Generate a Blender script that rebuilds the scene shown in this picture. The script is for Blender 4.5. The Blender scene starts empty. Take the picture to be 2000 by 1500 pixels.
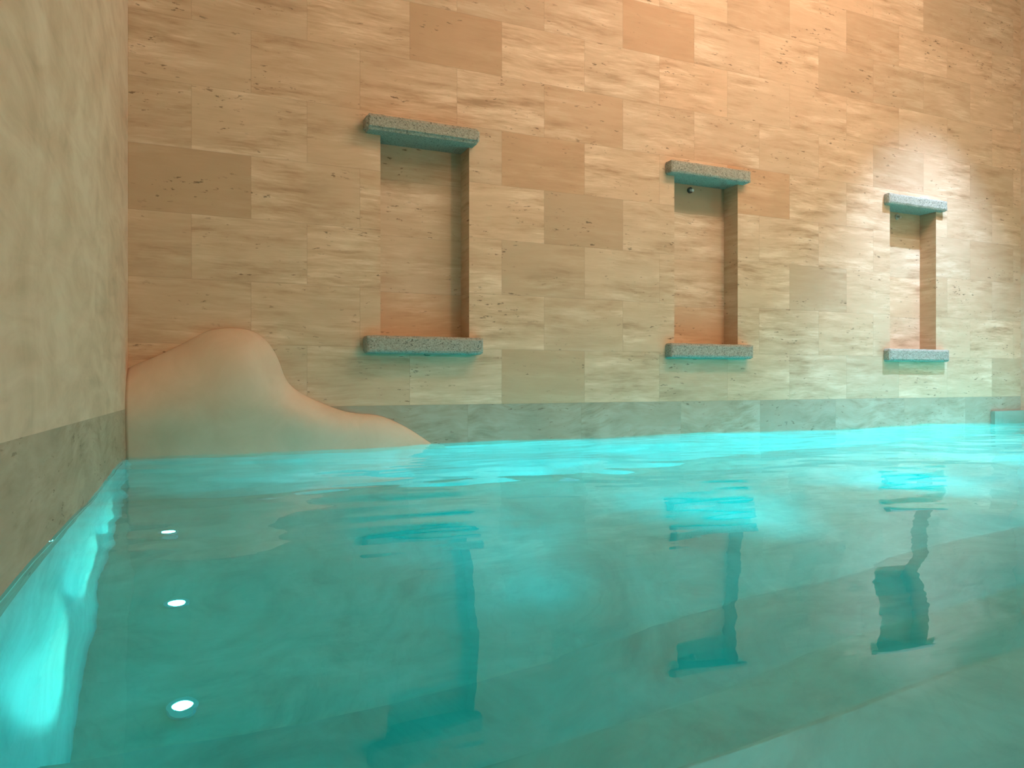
import bpy, bmesh, math, random
from mathutils import Vector, noise
random.seed(7)
sc = bpy.context.scene
C = sc.collection

# ---------------------------------------------------------------- camera
TH = math.radians(23.68)
CAMZ = 0.331                      # eye height above the water (water = z 0)
cam = bpy.data.cameras.new('camera')
cam.sensor_width = 36.0
cam.lens = 36.0 * 1407 / 2000
cam.shift_y = -8 / 2000
cam.clip_start = 0.02
cam.dof.use_dof = False
cam_o = bpy.data.objects.new('camera', cam)
cam_o.location = (0, 0, CAMZ)
cam_o.rotation_euler = (math.pi / 2, 0, -TH)
C.objects.link(cam_o)
sc.camera = cam_o

# ---------------------------------------------------------------- world, exposure, lights
w = bpy.data.worlds.new('world')
sc.world = w
w.use_nodes = True
w.node_tree.nodes['Background'].inputs[0].default_value = (1.0, 0.9, 0.78, 1)
w.node_tree.nodes['Background'].inputs[1].default_value = 0.15
sc.view_settings.view_transform = 'Standard'
sc.view_settings.look = 'None'
sc.view_settings.gamma = 1.0
sc.view_settings.use_curve_mapping = False
sc.view_settings.exposure = 0.0
sc.cycles.use_denoising = True
sc.cycles.max_bounces = 12
sc.cycles.diffuse_bounces = 5
sc.cycles.glossy_bounces = 5
sc.cycles.transmission_bounces = 8
sc.cycles.sample_clamp_indirect = 3.0
sc.cycles.caustics_reflective = True
sc.cycles.caustics_refractive = True
sc.cycles.blur_glossy = 0.5


def light(name, kind, loc, target, energy, color, **kw):
    L = bpy.data.lights.new(name, kind)
    L.energy = energy
    L.color = color
    for k, v in kw.items():
        setattr(L, k, v)
    o = bpy.data.objects.new(name, L)
    o.location = loc
    d = Vector(target) - Vector(loc)
    o.rotation_euler = d.to_track_quat('-Z', 'Y').to_euler()
    C.objects.link(o)
    return o


D = 3.6            # back wall plane (y)
XL = -0.276        # left wall plane (x)
XR = 5.97          # right wall plane
YF = -3.0          # wall behind the camera
ZC = 3.62          # ceiling
ZF = -1.30         # pool floor

# warm wall-washing ceiling lamps and the room's soft light
light('warm_ceiling_lamp', 'AREA', (3.3, 1.7, 3.5), (3.1, 3.6, 1.7), 84, (1.0, 0.69, 0.50),
      shape='RECTANGLE', size=2.6, size_y=0.5)
light('soft_ceiling_lamp', 'AREA', (1.8, -0.2, 3.5), (1.5, 1.6, 0.0), 54, (1.0, 0.64, 0.38),
      shape='RECTANGLE', size=3.0, size_y=2.0)
light('cool_downlight', 'SPOT', (4.95, 2.35, 3.45), (4.85, 3.40, 0.0), 950, (0.45, 0.70, 1.0),
      spot_size=math.radians(58), spot_blend=1.0, shadow_soft_size=0.03)
light('side_lamp', 'AREA', (5.7, 1.2, 2.1), (1.0, 3.6, 0.7), 8, (1.0, 0.74, 0.60),
      shape='DISK', size=0.35)
light('low_warm_fill', 'AREA', (4.2, -2.8, 1.5), (1.4, 3.6, 0.3), 60, (1.0, 0.60, 0.34),  # warm fill added behind the camera, angled to suit the first niche's shadow
      shape='DISK', size=0.30)
# underwater lights: lamps in the pool, plus unseen ones added to brighten it
LP = (0.50, 0.83, 1.0)
light('underwater_light', 'AREA', (5.90, 2.7, -0.45), (2.4, 2.7, -1.2), 145, LP, shape='DISK', size=0.35)
light('underwater_light', 'AREA', (XL + .03, 0.2, -0.13), (2.4, 1.3, -0.75), 13, LP, shape='DISK', size=0.16)  # added out of view to brighten the steps from the left
light('underwater_light', 'AREA', (XR - .03, 0.2, -0.13), (2.6, 1.0, -0.50), 34, LP, shape='DISK', size=0.16)  # added out of view to brighten the steps from the right
for _x, _e in ((0.7, 8), (2.4, 10), (4.2, 14)):
    light('underwater_light', 'AREA', (_x, -2.96, -0.15), (_x + .3, 0.5, -0.25), _e, LP, shape='DISK', size=0.16)  # unseen lights added to graze the step tops
for _y, _e in ((2.03, 62), (2.60, 85), (3.12, 65)):
    light('underwater_light', 'SPOT', (-0.02, _y, ZF + .03), (XL, _y - .25, -0.75), _e, (1.0, 0.74, 0.68),
          spot_size=math.radians(40), spot_blend=0.8, shadow_soft_size=0.03)
for _x, _e in ((1.1, 13), (2.2, 38), (3.3, 43), (4.4, 38), (5.3, 22)):
    _l = light('underwater_light', 'AREA', (_x, 1.60, -1.0), (_x, 3.6, -0.65), _e, LP, shape='DISK', size=0.25)  # unseen lights added by the lowest riser to brighten the pool's far side
    _l.data.spread = math.radians(72)

# ---------------------------------------------------------------- material helpers


class NT:
    def __init__(s, name):
        s.m = bpy.data.materials.new(name)
        s.m.use_nodes = True
        s.t = s.m.node_tree
        s.bsdf = s.t.nodes['Principled BSDF']
        s.out = s.t.nodes['Material Output']

    def n(s, typ, **kw):
        nd = s.t.nodes.new(typ)
        for k, v in kw.items():
            setattr(nd, k, v)
        return nd

    def val(s, sock, v):
        if hasattr(v, 'is_output') or isinstance(v, bpy.types.NodeSocket):
            s.t.links.new(v, sock)
        else:
            sock.default_value = v

    def math(s, op, a, b=0.0, clamp=False):
        nd = s.n('ShaderNodeMath', operation=op)
        nd.use_clamp = clamp
        s.val(nd.inputs[0], a)
        s.val(nd.inputs[1], b)
        return nd.outputs[0]

    def mix(s, f, a, b, blend='MIX'):
        nd = s.n('ShaderNodeMix', data_type='RGBA', blend_type=blend)
        s.val(nd.inputs[0], f)
        s.val(nd.inputs[6], a)
        s.val(nd.inputs[7], b)
        return nd.outputs[2]

    def ramp(s, f, pts):
        nd = s.n('ShaderNodeValToRGB')
        while len(nd.color_ramp.elements) < len(pts):
            nd.color_ramp.elements.new(0.5)
        for e, (p, c) in zip(nd.color_ramp.elements, pts):
            e.position = p
            e.color = c if len(c) == 4 else (*c, 1)
        s.val(nd.inputs[0], f)
        return nd.outputs[0]

    def noise(s, vec, scale, detail=4, rough=0.55, dist=0.0):
        nd = s.n('ShaderNodeTexNoise')
        s.val(nd.inputs['Vector'], vec)
        nd.inputs['Scale'].default_value = scale
        nd.inputs['Detail'].default_value = detail
        nd.inputs['Roughness'].default_value = rough
        nd.inputs['Distortion'].default_value = dist
        return nd.outputs[0]

    def vmul(s, v, k):
        nd = s.n('ShaderNodeVectorMath', operation='MULTIPLY')
        s.val(nd.inputs[0], v)
        nd.inputs[1].default_value = k
        return nd.outputs[0]

    def vadd(s, a, b):
        nd = s.n('ShaderNodeVectorMath', operation='ADD')
        s.val(nd.inputs[0], a)
        s.val(nd.inputs[1], b)
        return nd.outputs[0]

    def coord(s, which='Object'):
        return s.n('ShaderNodeTexCoord').outputs[which]

    def attr(s, name):
        return s.n('ShaderNodeAttribute', attribute_name=name).outputs['Fac']

    def bump(s, h, strength, dist=0.01):
        nd = s.n('ShaderNodeBump')
        nd.inputs['Strength'].default_value = strength
        nd.inputs['Distance'].default_value = dist
        s.val(nd.inputs['Height'], h)
        s.t.links.new(nd.outputs[0], s.bsdf.inputs['Normal'])

    def base(s, c):
        s.val(s.bsdf.inputs['Base Color'], c)


def g(v):
    return (v, v, v, 1)


def travertine(name, joints=True, grey=False):
    s = NT(name)
    co = s.coord()
    seed = s.attr('seed')
    tone = s.attr('tone')
    warm = s.attr('warm')
    comb = s.n('ShaderNodeCombineXYZ')
    s.val(comb.inputs[0], s.math('MULTIPLY', seed, 13.7))
    s.val(comb.inputs[1], s.math('MULTIPLY', seed, 5.1))
    s.val(comb.inputs[2], s.math('MULTIPLY', seed, 31.3))
    p = s.vadd(co, comb.outputs[0])
    # gentle warping so the bands undulate
    wv = s.noise(p, 2.2, 2, 0.5)
    wc = s.n('ShaderNodeCombineXYZ')
    s.val(wc.inputs[2], s.math('MULTIPLY', s.math('SUBTRACT', wv, 0.5), 0.22 if grey else 0.055))
    pw = s.vadd(p, wc.outputs[0])
    st = (1.2, 1.2, 8.0) if not grey else (2.0, 2.0, 7.0)
    bands = s.noise(s.vmul(pw, st), 2.4, 7, 0.62, 0.15)
    fine = s.noise(s.vmul(pw, (3.5, 3.5, 42.0)), 3.0, 5, 0.6, 0.2)
    cloud = s.noise(p, 3.1, 3, 0.55)
    b = s.math('ADD', s.math('MULTIPLY', bands, 0.74), s.math('MULTIPLY', fine, 0.26))
    msk = s.ramp(s.noise(s.vmul(p, (1, 1, 2.4)), 2.0, 3, 0.5), [(0.36, g(0.3)), (0.62, g(1.3))])
    b = s.math('ADD', s.math('MULTIPLY', s.math('SUBTRACT', b, 0.5), msk), 0.5)
    if grey:
        col = s.ramp(b, [(0.34, (0.26, 0.19, 0.12)), (0.47, (0.38, 0.29, 0.20)), (0.60, (0.46, 0.37, 0.275))])
    else:
        col = s.ramp(b, [(0.33, (0.39, 0.245, 0.145)), (0.44, (0.535, 0.355, 0.23)), (0.53, (0.62, 0.43, 0.29)),
                         (0.64, (0.74, 0.56, 0.41))])
    # plain tiles: less contrast
    plain = s.math('MULTIPLY', s.math('MAXIMUM', s.math('MULTIPLY', tone, -1.0), 0.0), 0.9, clamp=True)
    flat = (0.34, 0.26, 0.18, 1) if grey else (0.56, 0.375, 0.235, 1)
    col = s.mix(plain, col, flat)
    col = s.mix(s.math('MULTIPLY', s.math('SUBTRACT', cloud, 0.4), 0.5, clamp=True), col,
                (0.36, 0.235, 0.13, 1) if not grey else (0.20, 0.19, 0.14, 1))
    # tile tone
    k = s.math('ADD', s.math('MULTIPLY', tone, 0.15), 1.0)
    kc = s.n('ShaderNodeCombineColor')
    for i in range(3):
        s.val(kc.inputs[i], k)
    col = s.mix(1.0, col, kc.outputs[0], 'MULTIPLY')
    col = s.mix(warm, col, s.mix(1.0, col, (1.18, 0.82, 0.58, 1), 'MULTIPLY'))
    # pits
    pn = s.noise(s.vmul(pw, (20, 20, 70)), 1.0, 3, 0.6)
    clus = s.noise(s.vmul(p, (2.2, 2.2, 5.5)), 1.6, 2, 0.5)
    pit = s.math('MULTIPLY', s.ramp(pn, [(0.635, g(0)), (0.68, g(1))]), s.ramp(clus, [(0.47, g(0)), (0.60, g(1))]))
    col = s.mix(s.math('MULTIPLY', pit, 0.82), col, (0.14, 0.085, 0.045, 1))
    h = s.math('SUBTRACT', s.math('MULTIPLY', b, 0.25), pit)
    if joints:
        uv = s.n('ShaderNodeSeparateXYZ')
        s.t.links.new(s.n('ShaderNodeUVMap', uv_map='tile').outputs[0], uv.inputs[0])
        sz = s.n('ShaderNodeSeparateXYZ')
        s.t.links.new(s.n('ShaderNodeUVMap', uv_map='far').outputs[0], sz.inputs[0])
        m = s.math('MINIMUM', s.math('MINIMUM', uv.outputs[0], uv.outputs[1]),
                   s.math('MINIMUM', sz.outputs[0], sz.outputs[1]))
        j = s.ramp(s.math('MULTIPLY', m, 100.0), [(0.06, g(1)), (0.16, g(0))])
        col = s.mix(s.math('MULTIPLY', j, 0.30), col, (0.20, 0.13, 0.075, 1))
        h = s.math('SUBTRACT', h, j)
    s.base(col)
    s.bsdf.inputs['Roughness'].default_value = 0.62
    s.bsdf.inputs['Specular IOR Level'].default_value = 0.3
    s.bump(h, 0.25, 0.004)
    return s.m


def sidewall_mat():
    s = NT('honed_travertine')
    co = s.coord()
    c1 = s.noise(s.vmul(co, (1, 1.1, 1.3)), 2.0, 6, 0.6, 1.4)
    c2 = s.noise(s.vmul(co, (1, 0.9, 3.4)), 3.4, 6, 0.62, 0.9)
    f = s.math('ADD', s.math('MULTIPLY', c1, 0.5), s.math('MULTIPLY', c2, 0.5))
    col = s.ramp(f, [(0.34, (0.46, 0.29, 0.18)), (0.47, (0.59, 0.39, 0.26)), (0.60, (0.68, 0.49, 0.35))])
    s.base(col)
    s.bsdf.inputs['Roughness'].default_value = 0.5
    s.bump(f, 0.12, 0.004)
    return s.m


def plaster_mat():
    s = NT('smooth_plaster')
    co = s.coord()
    f = s.noise(co, 5.0, 5, 0.6, 0.6)
    col = s.ramp(f, [(0.35, (0.57, 0.415, 0.29)), (0.65, (0.64, 0.48, 0.35))])
    s.base(col)
    s.bsdf.inputs['Roughness'].default_value = 0.6
    s.bump(s.noise(co, 60, 3, 0.5), 0.05, 0.002)
    return s.m


def tuff_mat():
    s = NT('grey_pitted_stone')
    co = s.coord()
    f = s.noise(co, 120, 4, 0.7)
    col = s.ramp(f, [(0.33, (0.17, 0.165, 0.13)), (0.5, (0.33, 0.32, 0.265)), (0.66, (0.46, 0.44, 0.38))])
    big = s.noise(co, 14, 3, 0.5)
    col = s.mix(s.math('MULTIPLY', big, 0.35), col, (0.36, 0.31, 0.23, 1))
    v = s.n('ShaderNodeTexVoronoi', feature='F1')
    s.val(v.inputs['Vector'], co)
    v.inputs['Scale'].default_value = 95
    pit = s.math('MULTIPLY', s.ramp(v.outputs['Distance'], [(0.16, g(1)), (0.34, g(0))]),
                 s.ramp(s.noise(co, 40, 2, 0.5), [(0.46, g(0)), (0.56, g(1))]))
    col = s.mix(s.math('MULTIPLY', pit, 0.8), col, (0.055, 0.06, 0.05, 1))
    s.base(col)
    s.bsdf.inputs['Roughness'].default_value = 0.9
    s.bump(s.math('SUBTRACT', f, s.math('MULTIPLY', pit, 1.5)), 0.7, 0.004)
    return s.m


def poolstone_mat(name, a, b, c):
    s = NT(name)
    co = s.coord()
    f = s.noise(co, 2.6, 7, 0.65, 1.2)
    col = s.ramp(f, [(0.33, a), (0.5, b), (0.66, c)])
    f2 = s.noise(co, 1.3, 5, 0.6, 2.2)
    vein = s.ramp(f2, [(0.485, g(0)), (0.50, g(1)), (0.515, g(0))])
    col = s.mix(s.math('MULTIPLY', vein, 0.08), col, (*[x * 0.55 for x in a], 1))
    s.base(col)
    s.bsdf.inputs['Roughness'].default_value = 0.6
    return s.m


def plain_mat(name, col, rough=0.6, metal=0.0):
    s = NT(name)
    f = s.noise(s.coord(), 18, 3, 0.5)
    s.base(s.mix(s.math('MULTIPLY', f, 0.25), (*col, 1), (*[x * 0.8 for x in col], 1)))
    s.bsdf.inputs['Roughness'].default_value = rough
    s.bsdf.inputs['Metallic'].default_value = metal
    return s.m


def emit_mat(name, col, strength):
    s = NT(name)
    e = s.n('ShaderNodeEmission')
    e.inputs[0].default_value = (*col, 1)
    e.inputs[1].default_value = strength
    s.t.links.new(e.outputs[0], s.out.inputs[0])
    return s.m


def water_mat():
    s = NT('pool_water')
    s.t.nodes.remove(s.bsdf)
    gl = s.n('ShaderNodeBsdfGlass')
    gl.inputs['Color'].default_value = (1, 1, 1, 1)
    gl.inputs['Roughness'].default_value = 0.0
    gl.inputs['IOR'].default_value = 1.333
    s.t.links.new(gl.outputs[0], s.out.inputs['Surface'])
    ab = s.n('ShaderNodeVolumeAbsorption')
    ab.inputs['Color'].default_value = (0.0, 0.938, 0.955, 1)
    ab.inputs['Density'].default_value = 1.7
    s.t.links.new(ab.outputs[0], s.out.inputs['Volume'])
    # fine ripple on top of the modelled waves
    co = s.coord()
    h = s.noise(s.vmul(co, (1.0, 3.0, 1)), 4.0, 2, 0.45, 0.1)
    b = s.n('ShaderNodeBump')
    b.inputs['Strength'].default_value = 0.06
    b.inputs['Distance'].default_value = 0.012
    s.val(b.inputs['Height'], h)
    s.t.links.new(b.outputs[0], gl.inputs['Normal'])
    return s.m


M = dict(trav=travertine('travertine_tiles'), band=travertine('grey_travertine_band', grey=True),
         side=sidewall_mat(), plaster=plaster_mat(), tuff=tuff_mat(),
         floor=poolstone_mat('pool_floor_stone', (0.50, 0.47, 0.38), (0.62, 0.585, 0.48), (0.70, 0.66, 0.56)),
         step=poolstone_mat('pool_step_stone', (0.42, 0.42, 0.36), (0.53, 0.53, 0.46), (0.60, 0.60, 0.53)),
         ceil=plain_mat('ceiling_plaster', (0.55, 0.47, 0.37)), water=water_mat(),
         ledge=poolstone_mat('grey_green_stone', (0.16, 0.21, 0.16), (0.24, 0.30, 0.23), (0.30, 0.36, 0.29)),  # plain grey-green stone colour for the ledge
         steel=plain_mat('brushed_steel', (0.62, 0.62, 0.60), 0.3, 1.0),
         lens=emit_mat('lit_lamp_lens', (1.0, 0.93, 0.86), 95.0),
         dark=plain_mat('dark_metal', (0.035, 0.035, 0.03), 0.5),
         white=plain_mat('white_enamel', (0.75, 0.75, 0.72), 0.4))

# ---------------------------------------------------------------- mesh helpers


def link(name, bm, mat, parent=None, smooth=False):
    bmesh.ops.recalc_face_normals(bm, faces=bm.faces)
    me = bpy.data.meshes.new(name)
    bm.to_mesh(me)
    bm.free()
    for p in me.polygons:
        p.use_smooth = smooth
    me.materials.append(mat)
    o = bpy.data.objects.new(name, me)
    C.objects.link(o)
    if parent:
        o.parent = parent
    return o


def tag(o, label, cat, group=None, kind=None):
    o['label'] = label
    o['category'] = cat
    if group:
        o['group'] = group
    if kind:
        o['kind'] = kind
    return o


def struct(o):
    o['kind'] = 'structure'
    return o


def empty(name, loc):
    o = bpy.data.objects.new(name, None)
    o.location = loc
    o.empty_display_size = 0.05
    C.objects.link(o)
    return o


def add_box(bm, x0, x1, y0, y1, z0, z1):
    r = bmesh.ops.create_cube(bm, size=1.0)
    for v in r['verts']:
        v.co = Vector(((x0 + x1) / 2 + v.co.x * (x1 - x0), (y0 + y1) / 2 + v.co.y * (y1 - y0),
                       (z0 + z1) / 2 + v.co.z * (z1 - z0)))
    return r['verts']


def add_disc_ring(bm, r0, r1, z0, z1, n=32, c=(0, 0)):
    """a ring (r0 inner, r1 outer) as a closed solid"""
    rows = []
    for r, z in ((r0, z0), (r1, z0), (r1, z1), (r0, z1)):
        rows.append([bm.verts.new((c[0] + r * math.cos(2 * math.pi * i / n), c[1] + r * math.sin(2 * math.pi * i / n), z))
                     for i in range(n)])
    for a in range(4):
        A, B = rows[a], rows[(a + 1) % 4]
        for i in range(n):
            bm.faces.new((A[i], A[(i + 1) % n], B[(i + 1) % n], B[i]))


def add_cyl(bm, r, z0, z1, n=32, c=(0, 0)):
    A = [bm.verts.new((c[0] + r * math.cos(2 * math.pi * i / n), c[1] + r * math.sin(2 * math.pi * i / n), z0)) for i in range(n)]
    B = [bm.verts.new((v.co.x, v.co.y, z1)) for v in A]
    bm.faces.new(A[::-1])
    bm.faces.new(B)
    for i in range(n):
        bm.faces.new((A[i], A[(i + 1) % n], B[(i + 1) % n], B[i]))


# ---------------------------------------------------------------- niches: measured
#        niche x0, x1,    lintel x0,x1,  protrusion
NICHES = [(0.853, 1.330, 0.765, 1.362, 0.085),
          (2.652, 3.138, 2.585, 3.195, 0.062),
          (4.503, 4.984, 4.440, 5.055, 0.045)]
ND = 0.130                                   # niche depth
Z_ST, Z_SB = 0.221 + CAMZ, 0.133 + CAMZ      # sill top / bottom
Z_LB, Z_LT = 1.236 + CAMZ, 1.314 + CAMZ      # lintel bottom / top
BAND = -0.130 + CAMZ                         # top of the grey band
ROW = 0.2960
HALF = 0.2563

TONES = {(0, -1): -.2, (0, 3): -.1, (0, 5): .45, (0, 7): -.75, (0, 9): .35, (0, 11): -.3, (0, 13): .3, (0, 15): .1,
         (1, 0): -.1, (1, 2): .1, (1, 6): .45, (1, 8): -.15, (1, 10): .3, (1, 14): .2, (1, 16): .35, (1, 18): .3,
         (2, -1): -.25, (2, 1): .2, (2, 3): .2, (2, 5): .3, (2, 7): -.5, (2, 9): .2, (2, 11): .3, (2, 13): .4,
         (3, 0): -.85, (3, 2): -.1, (3, 4): .2, (3, 6): .4, (3, 8): -.8, (3, 10): .2, (3, 14): .4, (3, 16): .4,
         (4, -1): -.25, (4, 1): .15, (4, 3): .1, (4, 5): 0, (4, 7): -.7, (4, 9): .5, (4, 11): .4, (4, 13): -.6, (4, 15): .4,
         (5, 0): .1, (5, 2): 0, (5, 4): .1, (5, 6): .1, (5, 8): -.35, (5, 10): .3, (5, 12): 0, (5, 14): .2,
         (6, -1): .1, (6, 1): 0, (6, 3): .3, (6, 5): -.8, (6, 7): .4, (6, 9): .3, (6, 11): .3,
         (7, 0): .1, (7, 8): 0, (7, 10): -.7, (7, 14): .2, (7, 16): -.6, (4, 17): .3, (3, 18): .2}
WARM = {(0, 7): .25, (3, 8): .1, (4, 7): .35, (4, 13): .4, (6, 5): .3, (7, 10): .3, (0, -1): .2, (5, 8): .2}


def tone_of(r, k):
    rnd = random.Random(r * 131 + k * 17 + 5)
    t = TONES.get((r, k))
    if t is None:
        t = rnd.choice([-.5, -.2, .1, .2, .3, .4])
    return t, WARM.get((r, k), rnd.uniform(0, .12)), rnd.uniform(0, 10)


class CellMesh:
    def __init__(s):
        s.bm = bmesh.new()
        s.tone = s.bm.faces.layers.float.new('tone')
        s.warm = s.bm.faces.layers.float.new('warm')
        s.seed = s.bm.faces.layers.float.new('seed')
        s.u1 = s.bm.loops.layers.uv.new('tile')
        s.u2 = s.bm.loops.layers.uv.new('far')

    def quad(s, pts, near, far, tws):
        vs = [s.bm.verts.new(p) for p in pts]
        f = s.bm.faces.new(vs)
        f[s.tone], f[s.warm], f[s.seed] = tws
        for lp, a, b in zip(f.loops, near, far):
            lp[s.u1].uv = a
            lp[s.u2].uv = b
        return f

    def cell(s, P, a0, a1, z0, z1, ta0, ta1, tz0, tz1, tws):
        """P maps (along, z) to a point; t* are the limits of the tile it belongs to"""
        q = [(a0, z0), (a1, z0), (a1, z1), (a0, z1)]
        s.quad([P(a, z) for a, z in q], [(a - ta0, z - tz0) for a, z in q], [(ta1 - a, tz1 - z) for a, z in q], tws)

    def done(s, name, mat):
        me = bpy.data.meshes.new(name)
        s.bm.to_mesh(me)
        s.bm.free()
        me.materials.append(mat)
        o = bpy.data.objects.new(name, me)
        C.objects.link(o)
        return o


NZ = lambda r: BAND + r * ROW


def tiles(x0, x1, z0, z1):
    """tile rectangles of the running bond clipped to a window"""
    out = []
    for r in range(0, 12):
        for k in range(-1 if r % 2 == 0 else 0, 26, 2):
            tx0, tx1 = XL + k * HALF, XL + (k + 2) * HALF
            tz0, tz1 = NZ(r), NZ(r + 1)
            a0, a1, b0, b1 = max(tx0, x0), min(tx1, x1), max(tz0, z0), min(tz1, z1)
            if a1 - a0 > 1e-5 and b1 - b0 > 1e-5:
                out.append((r, k, a0, a1, b0, b1, tx0, tx1, tz0, tz1))
    return out


wall = CellMesh()
F = lambda a, z: (a, D, z)
xs = sorted([XL, XR] + [n[0] for n in NICHES] + [n[1] for n in NICHES])
for i in range(len(xs) - 1):
    xa, xb = xs[i], xs[i + 1]
    niche = any(abs(xa - n[0]) < 1e-6 for n in NICHES)
    spans = [(BAND, Z_SB), (Z_LT, ZC)] if niche else [(BAND, ZC)]
    for za, zb in spans:
        for (r, k, a0, a1, b0, b1, tx0, tx1, tz0, tz1) in tiles(xa, xb, za, zb):
            wall.cell(F, a0, a1, b0, b1, tx0, tx1, tz0, tz1, tone_of(r, k))
NT_ = [{1: (-.3, .2), 2: (-.1, .0), 3: (.05, 0), 4: (-.35, -.0)}, {1: (-.3, .3), 2: (.1, .1), 3: (.1, 0), 4: (-.95, 0)},
       {1: (.2, .1), 2: (.2, .2), 3: (.3, 0), 4: (-.3, .3)}]  # niche tile tone and warmth; lowest tiles' orange partly paints in bounced light
for ni, (x0, x1, lx0, lx1, pr) in enumerate(NICHES):
    B = lambda a, z: (a, D + ND, z)
    for r in range(0, 6):
        b0, b1 = max(NZ(r), Z_SB), min(NZ(r + 1), Z_LT)
        if b1 <= b0:
            continue
        t, wm = NT_[ni].get(r, (0, 0))
        wall.cell(B, x0, x1, b0, b1, x0 - .05, x1 + .05, NZ(r), NZ(r + 1), (t, wm, ni * 3.1 + r * .77))
        for xx in (x0, x1):
            S = lambda a, z, xx=xx: (xx, a, z)
            wall.cell(S, D, D + ND, b0, b1, D - .05, D + ND + .05, NZ(r), NZ(r + 1), (-.35, .1, ni + r * 1.3 + xx))
    for zz in (Z_SB, Z_LT):
        wall.quad([(x0, D, zz), (x1, D, zz), (x1, D + ND, zz), (x0, D + ND, zz)], [(.1, .1)] * 4, [(.1, .1)] * 4, (0, 0, 1))
# the wall's thickness behind
Tk = 0.30
for pts in ([(XL, D + Tk, BAND), (XR, D + Tk, BAND), (XR, D + Tk, ZC), (XL, D + Tk, ZC)],
            [(XL, D, ZC), (XR, D, ZC), (XR, D + Tk, ZC), (XL, D + Tk, ZC)],
            [(XL, D, BAND), (XR, D, BAND), (XR, D + Tk, BAND), (XL, D + Tk, BAND)],
            [(XL, D, BAND), (XL, D + Tk, BAND), (XL, D + Tk, ZC), (XL, D, ZC)],
            [(XR, D, BAND), (XR, D + Tk, BAND), (XR, D + Tk, ZC), (XR, D, ZC)]):
    wall.quad(pts, [(.1, .1)] * 4, [(.1, .1)] * 4, (0, 0, 1))
struct(wall.done('wall_back', M['trav']))

# grey stone band along the foot of the back wall (runs down below the water line a little)
band = CellMesh()
BZ = -0.11
bx = [XL, 0.0, 0.64, 1.322, 2.01, 2.70, 3.32, 3.98, 4.648, 5.31, XR]
for i in range(len(bx) - 1):
    rnd = random.Random(i + 40)
    tw = (rnd.choice([-.3, 0, .2, -.1, .3]), 0, i * 1.37)
    band.cell(F, bx[i], bx[i + 1], BZ, BAND, bx[i], bx[i + 1], BZ - .1, BAND, tw)
for pts in ([(XL, D + Tk, BZ), (XR, D + Tk, BZ), (XR, D + Tk, BAND), (XL, D + Tk, BAND)],
            [(XL, D, BZ), (XR, D, BZ), (XR, D + Tk, BZ), (XL, D + Tk, BZ)],
            [(XL, D, BAND), (XR, D, BAND), (XR, D + Tk, BAND), (XL, D + Tk, BAND)]):
    band.quad(pts, [(.1, .1)] * 4, [(.1, .1)] * 4, (0, 0, 1))
struct(band.done('baseboard_back', M['band']))

# ---------------------------------------------------------------- rest of the shell


def box_struct(name, mat, *b):
    bm = bmesh.new()
    add_box(bm, *b)
    return struct(link(name, bm, mat))


wl = box_struct('wall_left', M['side'], XL - .3, XL, YF, D + Tk, BAND, ZC)
for v in wl.data.vertices:
    if v.co.z < BAND + .01 and v.co.y < 0:
        v.co.z += 0.087
# grey band on the left wall, its top edge climbs slightly towards the camera
bm = bmesh.new()
vs = add_box(bm, XL - .3, XL, YF, D + Tk, BZ, BAND)
for v in bm.verts:
    if v.co.z > BZ + .01 and v.co.y < 0:
        v.co.z += 0.087
bandl = link('baseboard_left', bm, M['band'])
me = bandl.data
for nm, v in (('tone', -.2), ('warm', .25), ('seed', 2.2)):
    at = me.attributes.new(nm, 'FLOAT', 'FACE')
    for d in at.data:
        d.value = v
for nm in ('tile', 'far'):
    u = me.uv_layers.new(name=nm)
    for d in u.data:
        d.uv = (.1, .1)
struct(bandl)
box_struct('wall_right', M['side'], XR, XR + .3, YF, D + Tk, BZ, ZC)
box_struct('wall_front', M['side'], XL - .3, XR + .3, YF - .3, YF, BZ, ZC)
box_struct('ceiling', M['ceil'], XL - .3, XR + .3, YF - .3, D + Tk, ZC, ZC + .2)
box_struct('floor', M['floor'], XL - .3, XR + .3, YF - .3, D + Tk, ZF - .2, ZF)
# the pool's own sides below the stone band
box_struct('wall_pool_back', M['floor'], XL - .3, XR + .3, D, D + Tk, ZF, BZ)
box_struct('wall_pool_left', M['floor'], XL - .3, XL, YF, D, ZF, BZ)
box_struct('wall_pool_right', M['floor'], XR, XR + .3, YF, D, ZF, BZ)
box_struct('wall_pool_front', M['floor'], XL - .3, XR + .3, YF - .3, YF, ZF, BZ)

# submerged steps
def step(y0, y1, zt, label):
    bm = bmesh.new()
    add_box(bm, XL + .001, XR - .001, y0 + (.001 if y0 < 0 else 0), y1, ZF, zt)
    bmesh.ops.bevel(bm, geom=[e for e in bm.edges if all(v.co.z > zt - .01 and v.co.y > y1 - .01 for v in e.verts)],
                    offset=0.02, segments=3, affect='EDGES')
    o = link('pool_step', bm, M['step'])
    tag(o, label, 'pool step')


step(YF, 0.74, -0.30, 'uppermost submerged stone step, shallowest, at the bottom right corner')
step(0.74, 1.09, -0.60, 'middle submerged stone step, between the shallowest one and the lowest one')
step(1.09, 1.57, -0.90, 'lowest submerged stone step bordering the deep teal floor')

# ---------------------------------------------------------------- water
NX, NY = 500, 540
wx0, wx1, wy0, wy1 = XL - .002, XR + .002, YF - .002, D + .002


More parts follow.
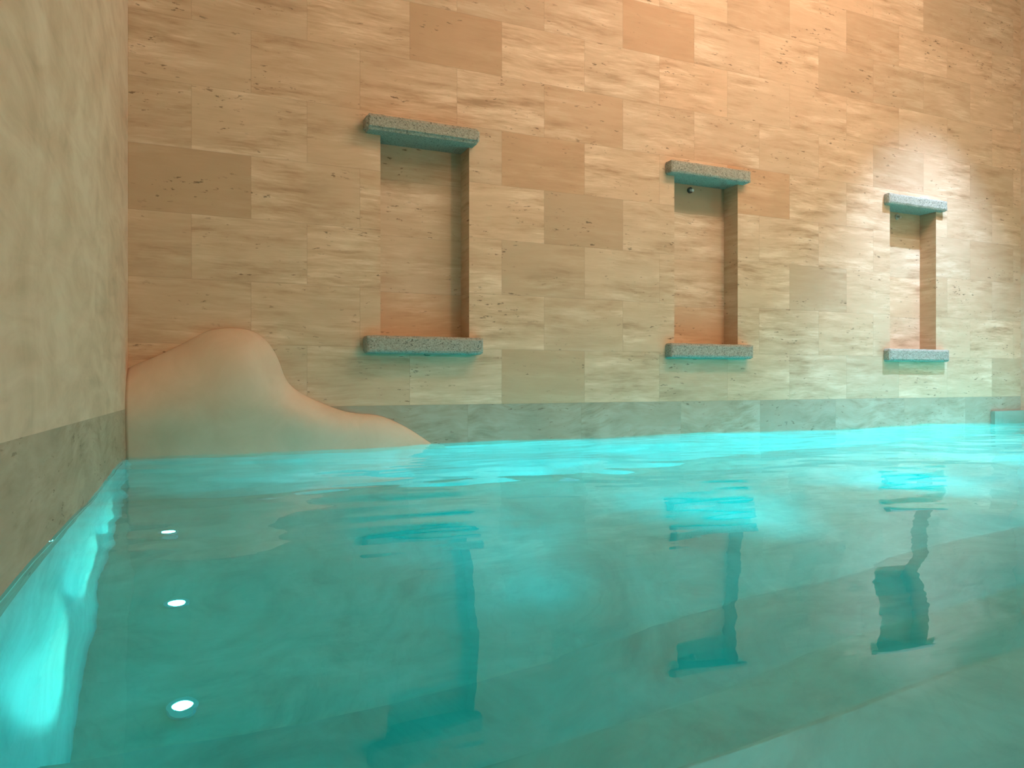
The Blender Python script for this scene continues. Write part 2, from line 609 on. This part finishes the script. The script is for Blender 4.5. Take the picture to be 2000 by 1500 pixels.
def wave(x, y):
    # long soft swells near the viewer, finer lines towards the far wall
    n1 = noise.noise(Vector((x * 1.1 + 3.1, y * 1.9, 0.3)))
    n2 = noise.noise(Vector((x * 2.6 - 1.7, y * 4.4 + .35 * n1, 2.3)))
    n3 = noise.noise(Vector((x * 6.0, y * 11.0, 5.1)))
    far = min(max((y - 0.6) / 2.2, 0), 1)
    return 0.0155 * n1 + 0.0050 * (.55 + .45 * far) * n2 + 0.0030 * far * n3


bm = bmesh.new()
grid = []
for j in range(NY + 1):
    y = wy0 + (wy1 - wy0) * j / NY
    grid.append([bm.verts.new((wx0 + (wx1 - wx0) * i / NX, y, wave(wx0 + (wx1 - wx0) * i / NX, y))) for i in range(NX + 1)])
for j in range(NY):
    for i in range(NX):
        f = bm.faces.new((grid[j][i], grid[j][i + 1], grid[j + 1][i + 1], grid[j + 1][i]))
zb = ZF - .002
ring = [grid[0][i] for i in range(NX + 1)] + [grid[j][NX] for j in range(1, NY + 1)] + \
       [grid[NY][i] for i in range(NX - 1, -1, -1)] + [grid[j][0] for j in range(NY - 1, 0, -1)]
low = [bm.verts.new((v.co.x, v.co.y, zb)) for v in ring]
n = len(ring)
for i in range(n):
    bm.faces.new((ring[(i + 1) % n], ring[i], low[i], low[(i + 1) % n]))
bm.faces.new(low[::-1])
wat = link('water', bm, M['water'])
for p in wat.data.polygons:
    p.use_smooth = p.normal.z > 0.8
tag(wat, 'clear turquoise pool water with soft ripples filling the whole basin', 'water', kind='stuff')

# ---------------------------------------------------------------- lintels and sills


def rough_block(bm, x0, x1, y0, y1, z0, z1, bev=0.006, amp=0.0018, seed=0.0):
    """a hewn block: evenly cut into small faces, softened and roughened"""
    b2 = bmesh.new()
    nx, ny, nz = max(2, int((x1 - x0) / .014)), max(2, int((y1 - y0) / .014)), max(2, int((z1 - z0) / .014))
    pts = {}

    def P(i, j, k):
        key = (i, j, k)
        if key not in pts:
            pts[key] = b2.verts.new((x0 + (x1 - x0) * i / nx, y0 + (y1 - y0) * j / ny, z0 + (z1 - z0) * k / nz))
        return pts[key]
    for i in range(nx):
        for j in range(ny):
            for k in (0, nz):
                b2.faces.new((P(i, j, k), P(i + 1, j, k), P(i + 1, j + 1, k), P(i, j + 1, k)))
    for i in range(nx):
        for k in range(nz):
            for j in (0, ny):
                b2.faces.new((P(i, j, k), P(i + 1, j, k), P(i + 1, j, k + 1), P(i, j, k + 1)))
    for j in range(ny):
        for k in range(nz):
            for i in (0, nx):
                b2.faces.new((P(i, j, k), P(i, j + 1, k), P(i, j + 1, k + 1), P(i, j, k + 1)))
    cx, cy, cz = (x0 + x1) / 2, (y0 + y1) / 2, (z0 + z1) / 2
    for v in b2.verts:
        dx, dy, dz = min(v.co.x - x0, x1 - v.co.x), min(v.co.y - y0, 1e9), min(v.co.z - z0, z1 - v.co.z)
        ne = (dx < .002) + (dy < .002) + (dz < .002)
        if ne >= 2:
            for ax, dd, c in ((0, dx, cx), (1, dy, cy), (2, dz, cz)):
                if dd < .002:
                    v.co[ax] += (bev if c > v.co[ax] else -bev) * 0.6
        if v.co.y < y1 - .002:
            q = v.co * 26 + Vector((seed, 0, 0))
            v.co += Vector((noise.noise(q), noise.noise(q + Vector((9, 0, 0))), noise.noise(q + Vector((0, 9, 0))))) * amp
    me = bpy.data.meshes.new('tmp')
    b2.to_mesh(me)
    b2.free()
    bm.from_mesh(me)
    bpy.data.meshes.remove(me)


WHERE = ['largest niche, nearest the plaster mound', 'middle niche', 'smallest-looking niche, in the brightest light at right']
for ni, (x0, x1, lx0, lx1, pr) in enumerate(NICHES):
    for nm, za, zb2, lab in (('stone_lintel', Z_LB, Z_LT, 'rough grey stone lintel over the '),
                             ('stone_sill', Z_SB, Z_ST, 'pitted grey stone sill under the ')):
        bm = bmesh.new()
        ex = 0.02 if nm == 'stone_sill' else 0.0
        rough_block(bm, lx0, lx1 + ex, D - pr, D - .0005, za, zb2, seed=ni * 7 + za * 3,
                    bev=0.016 if ni == 0 and nm == 'stone_lintel' else 0.008)
        add_box(bm, x0 + .001, x1 - .001, D - .0005, D + ND - .001, za + (0 if nm == 'stone_lintel' else .001),
                zb2 - (.001 if nm == 'stone_lintel' else 0))
        o = link(nm, bm, M['tuff'], smooth=False)
        tag(o, lab + WHERE[ni], 'lintel' if nm == 'stone_lintel' else 'sill',
            'stone lintels over the wall niches' if nm == 'stone_lintel' else 'stone sills under the wall niches')

# small fittings up under two lintels
def fitting(x, ni, label, lit):
    t = empty('wall_fitting', (x, D + ND, Z_LB - .035))
    tag(t, label, 'fitting')
    bm = bmesh.new()
    add_cyl(bm, .019, 0, .010, 20)
    for v in bm.verts:
        v.co = Vector((v.co.x, -v.co.z, v.co.y))
    link('base_plate', bm, M['dark'] if not lit else M['steel'], t)
    bm = bmesh.new()
    add_cyl(bm, .009, .010, .034, 16)
    for v in bm.verts:
        v.co = Vector((v.co.x, -v.co.z, v.co.y - .3 * (v.co.z - .01)))
    link('nozzle', bm, M['white'] if not lit else M['steel'], t)


fitting(2.865, 1, 'small dark and white fitting at the top of the middle niche', False)
fitting(4.735, 2, 'tiny pale metal fitting at the top of the rightmost niche', True)

# ---------------------------------------------------------------- plaster mound in the corner
PX = [(250, 719), (275, 708), (300, 698), (325, 687), (350, 675), (375, 662), (395, 651), (410, 645), (425, 642), (445, 640.5),
      (465, 641), (485, 644), (500, 650), (515, 660), (528, 674), (538, 690), (546, 708), (552, 726), (558, 740), (567, 752),
      (580, 763), (600, 775), (625, 786), (650, 796), (675, 804), (700, 808), (720, 808.5), (738, 811), (755, 816),
      (775, 825), (795, 835), (815, 848), (832, 859), (850, 872), (866, 886)]


def unproject(px, py, Y=D):
    u, z = (px - 1000) / 1407, (742 - py) / 1407
    k = Y / (math.cos(TH) - u * math.sin(TH))
    return k * (math.sin(TH) + u * math.cos(TH)), k * z + CAMZ


out = [unproject(a, b) for a, b in PX]
out[0] = (XL, out[0][1])
# resample finely
dense = []
for (xa, za), (xb, zb2) in zip(out[:-1], out[1:]):
    m_ = 4
    for i in range(m_):
        dense.append((xa + (xb - xa) * i / m_, za + (zb2 - za) * i / m_))
dense.append(out[-1])
for _ in range(3):
    dense = [dense[0]] + [((a[0] + 2 * b[0] + c[0]) / 4, (a[1] + 2 * b[1] + c[1]) / 4)
                          for a, b, c in zip(dense, dense[1:], dense[2:])] + [dense[-1]]
ZB = -0.16
NT2 = 40


def sm(t):
    t = min(max(t, 0), 1)
    return t * t * (3 - 2 * t)


def dist_out(x, z):
    return min((x - a) ** 2 + (z - b) ** 2 for a, b in dense) ** .5


bm = bmesh.new()
cols = []
for ci, (x, zt) in enumerate(dense):
    col = []
    for j in range(NT2 + 1):
        t = j / NT2
        z = ZB + (zt - ZB) * (1 - (1 - t) ** 1.6)
        d = dist_out(x, z)
        roundp = 1 - math.exp(-d / 0.085)
        base = 0.07 * sm((z + .06) / .30) + 0.085      # belly fuller above, tucked in at the water
        tail = 1 - 0.45 * sm((x - .45) / .6)
        p = base * tail * (roundp ** .75) * 1.0
        p += 0.012 * noise.noise(Vector((x * 4, 0, z * 4))) * roundp
        if j == NT2:
            p = 0.0
        col.append(bm.verts.new((x, D - .001 - max(p, 0.0), z)))
    cols.append(col)
for _ in range(25):            # melt the creases of the bulge
    ys = [[v.co.y for v in c] for c in cols]
    for a in range(1, len(cols) - 1):
        for b in range(1, NT2):
            cols[a][b].co.y = (ys[a][b] * 2 + ys[a - 1][b] + ys[a + 1][b] + ys[a][b - 1] + ys[a][b + 1]) / 6
back = [[bm.verts.new((x, D - .001, ZB)), None] for x, zt in dense]
for a, b in zip(cols[:-1], cols[1:]):
    for j in range(NT2):
        bm.faces.new((a[j], b[j], b[j + 1], a[j + 1]))
# close bottom, back and ends
for i in range(len(cols) - 1):
    bm.faces.new((cols[i][0], back[i][0], back[i + 1][0], cols[i + 1][0]))
    bm.faces.new((back[i][0], cols[i][NT2], cols[i + 1][NT2], back[i + 1][0]))
bm.faces.new([back[0][0]] + cols[0])
bm.faces.new([back[-1][0]] + cols[-1][::-1])
mound = link('sculpted_mound', bm, M['plaster'], smooth=True)
tag(mound, 'smooth beige plaster mound sloping from the wall corner down into the water', 'mound')

# ---------------------------------------------------------------- low ledge in the right corner
bm = bmesh.new()
add_box(bm, 5.60, XR - .001, D - .035, D - .001, -0.2, 0.092)
bmesh.ops.bevel(bm, geom=[e for e in bm.edges if all(v.co.z > .09 for v in e.verts)], offset=0.004, segments=2, affect='EDGES')
o = link('stone_ledge', bm, M['ledge'])
tag(o, 'low grey-green stone ledge just above the water in the far right corner', 'ledge')

# ---------------------------------------------------------------- recessed floor lamps under the water
def pool_light(loc, label):
    t = empty('pool_light', loc)
    tag(t, label, 'pool light', 'white lamps in the pool floor by the left wall')
    bm = bmesh.new()
    add_disc_ring(bm, .027, .040, 0, .009)
    link('bezel', bm, M['white'], t)
    bm = bmesh.new()
    add_cyl(bm, .026, 0, .007)
    o = link('lens', bm, M['lens'], t)
    o['label'] = 'glowing white round lens'


pool_light((-0.03, 2.03, ZF), 'glowing underwater lamp nearest the viewer, first of three in line')
pool_light((-0.06, 2.60, ZF), 'glowing underwater lamp between the other two, middle of the row')
pool_light((-0.09, 3.12, ZF), 'glowing underwater lamp farthest off, closest to the plaster mound')

t = empty('water_inlet', (1.80, 3.42, ZF))
tag(t, 'small pale round inlet in the pool floor by the back wall', 'inlet')
bm = bmesh.new()
add_disc_ring(bm, .03, .06, 0, .014)
link('rim', bm, M['white'], t)
bm = bmesh.new()
add_cyl(bm, .029, 0, .006)
for a in range(4):
    add_box(bm, -.028, .028, -.021 + a * .014 - .002, -.021 + a * .014 + .002, .006, .010)
link('grille', bm, M['white'], t)
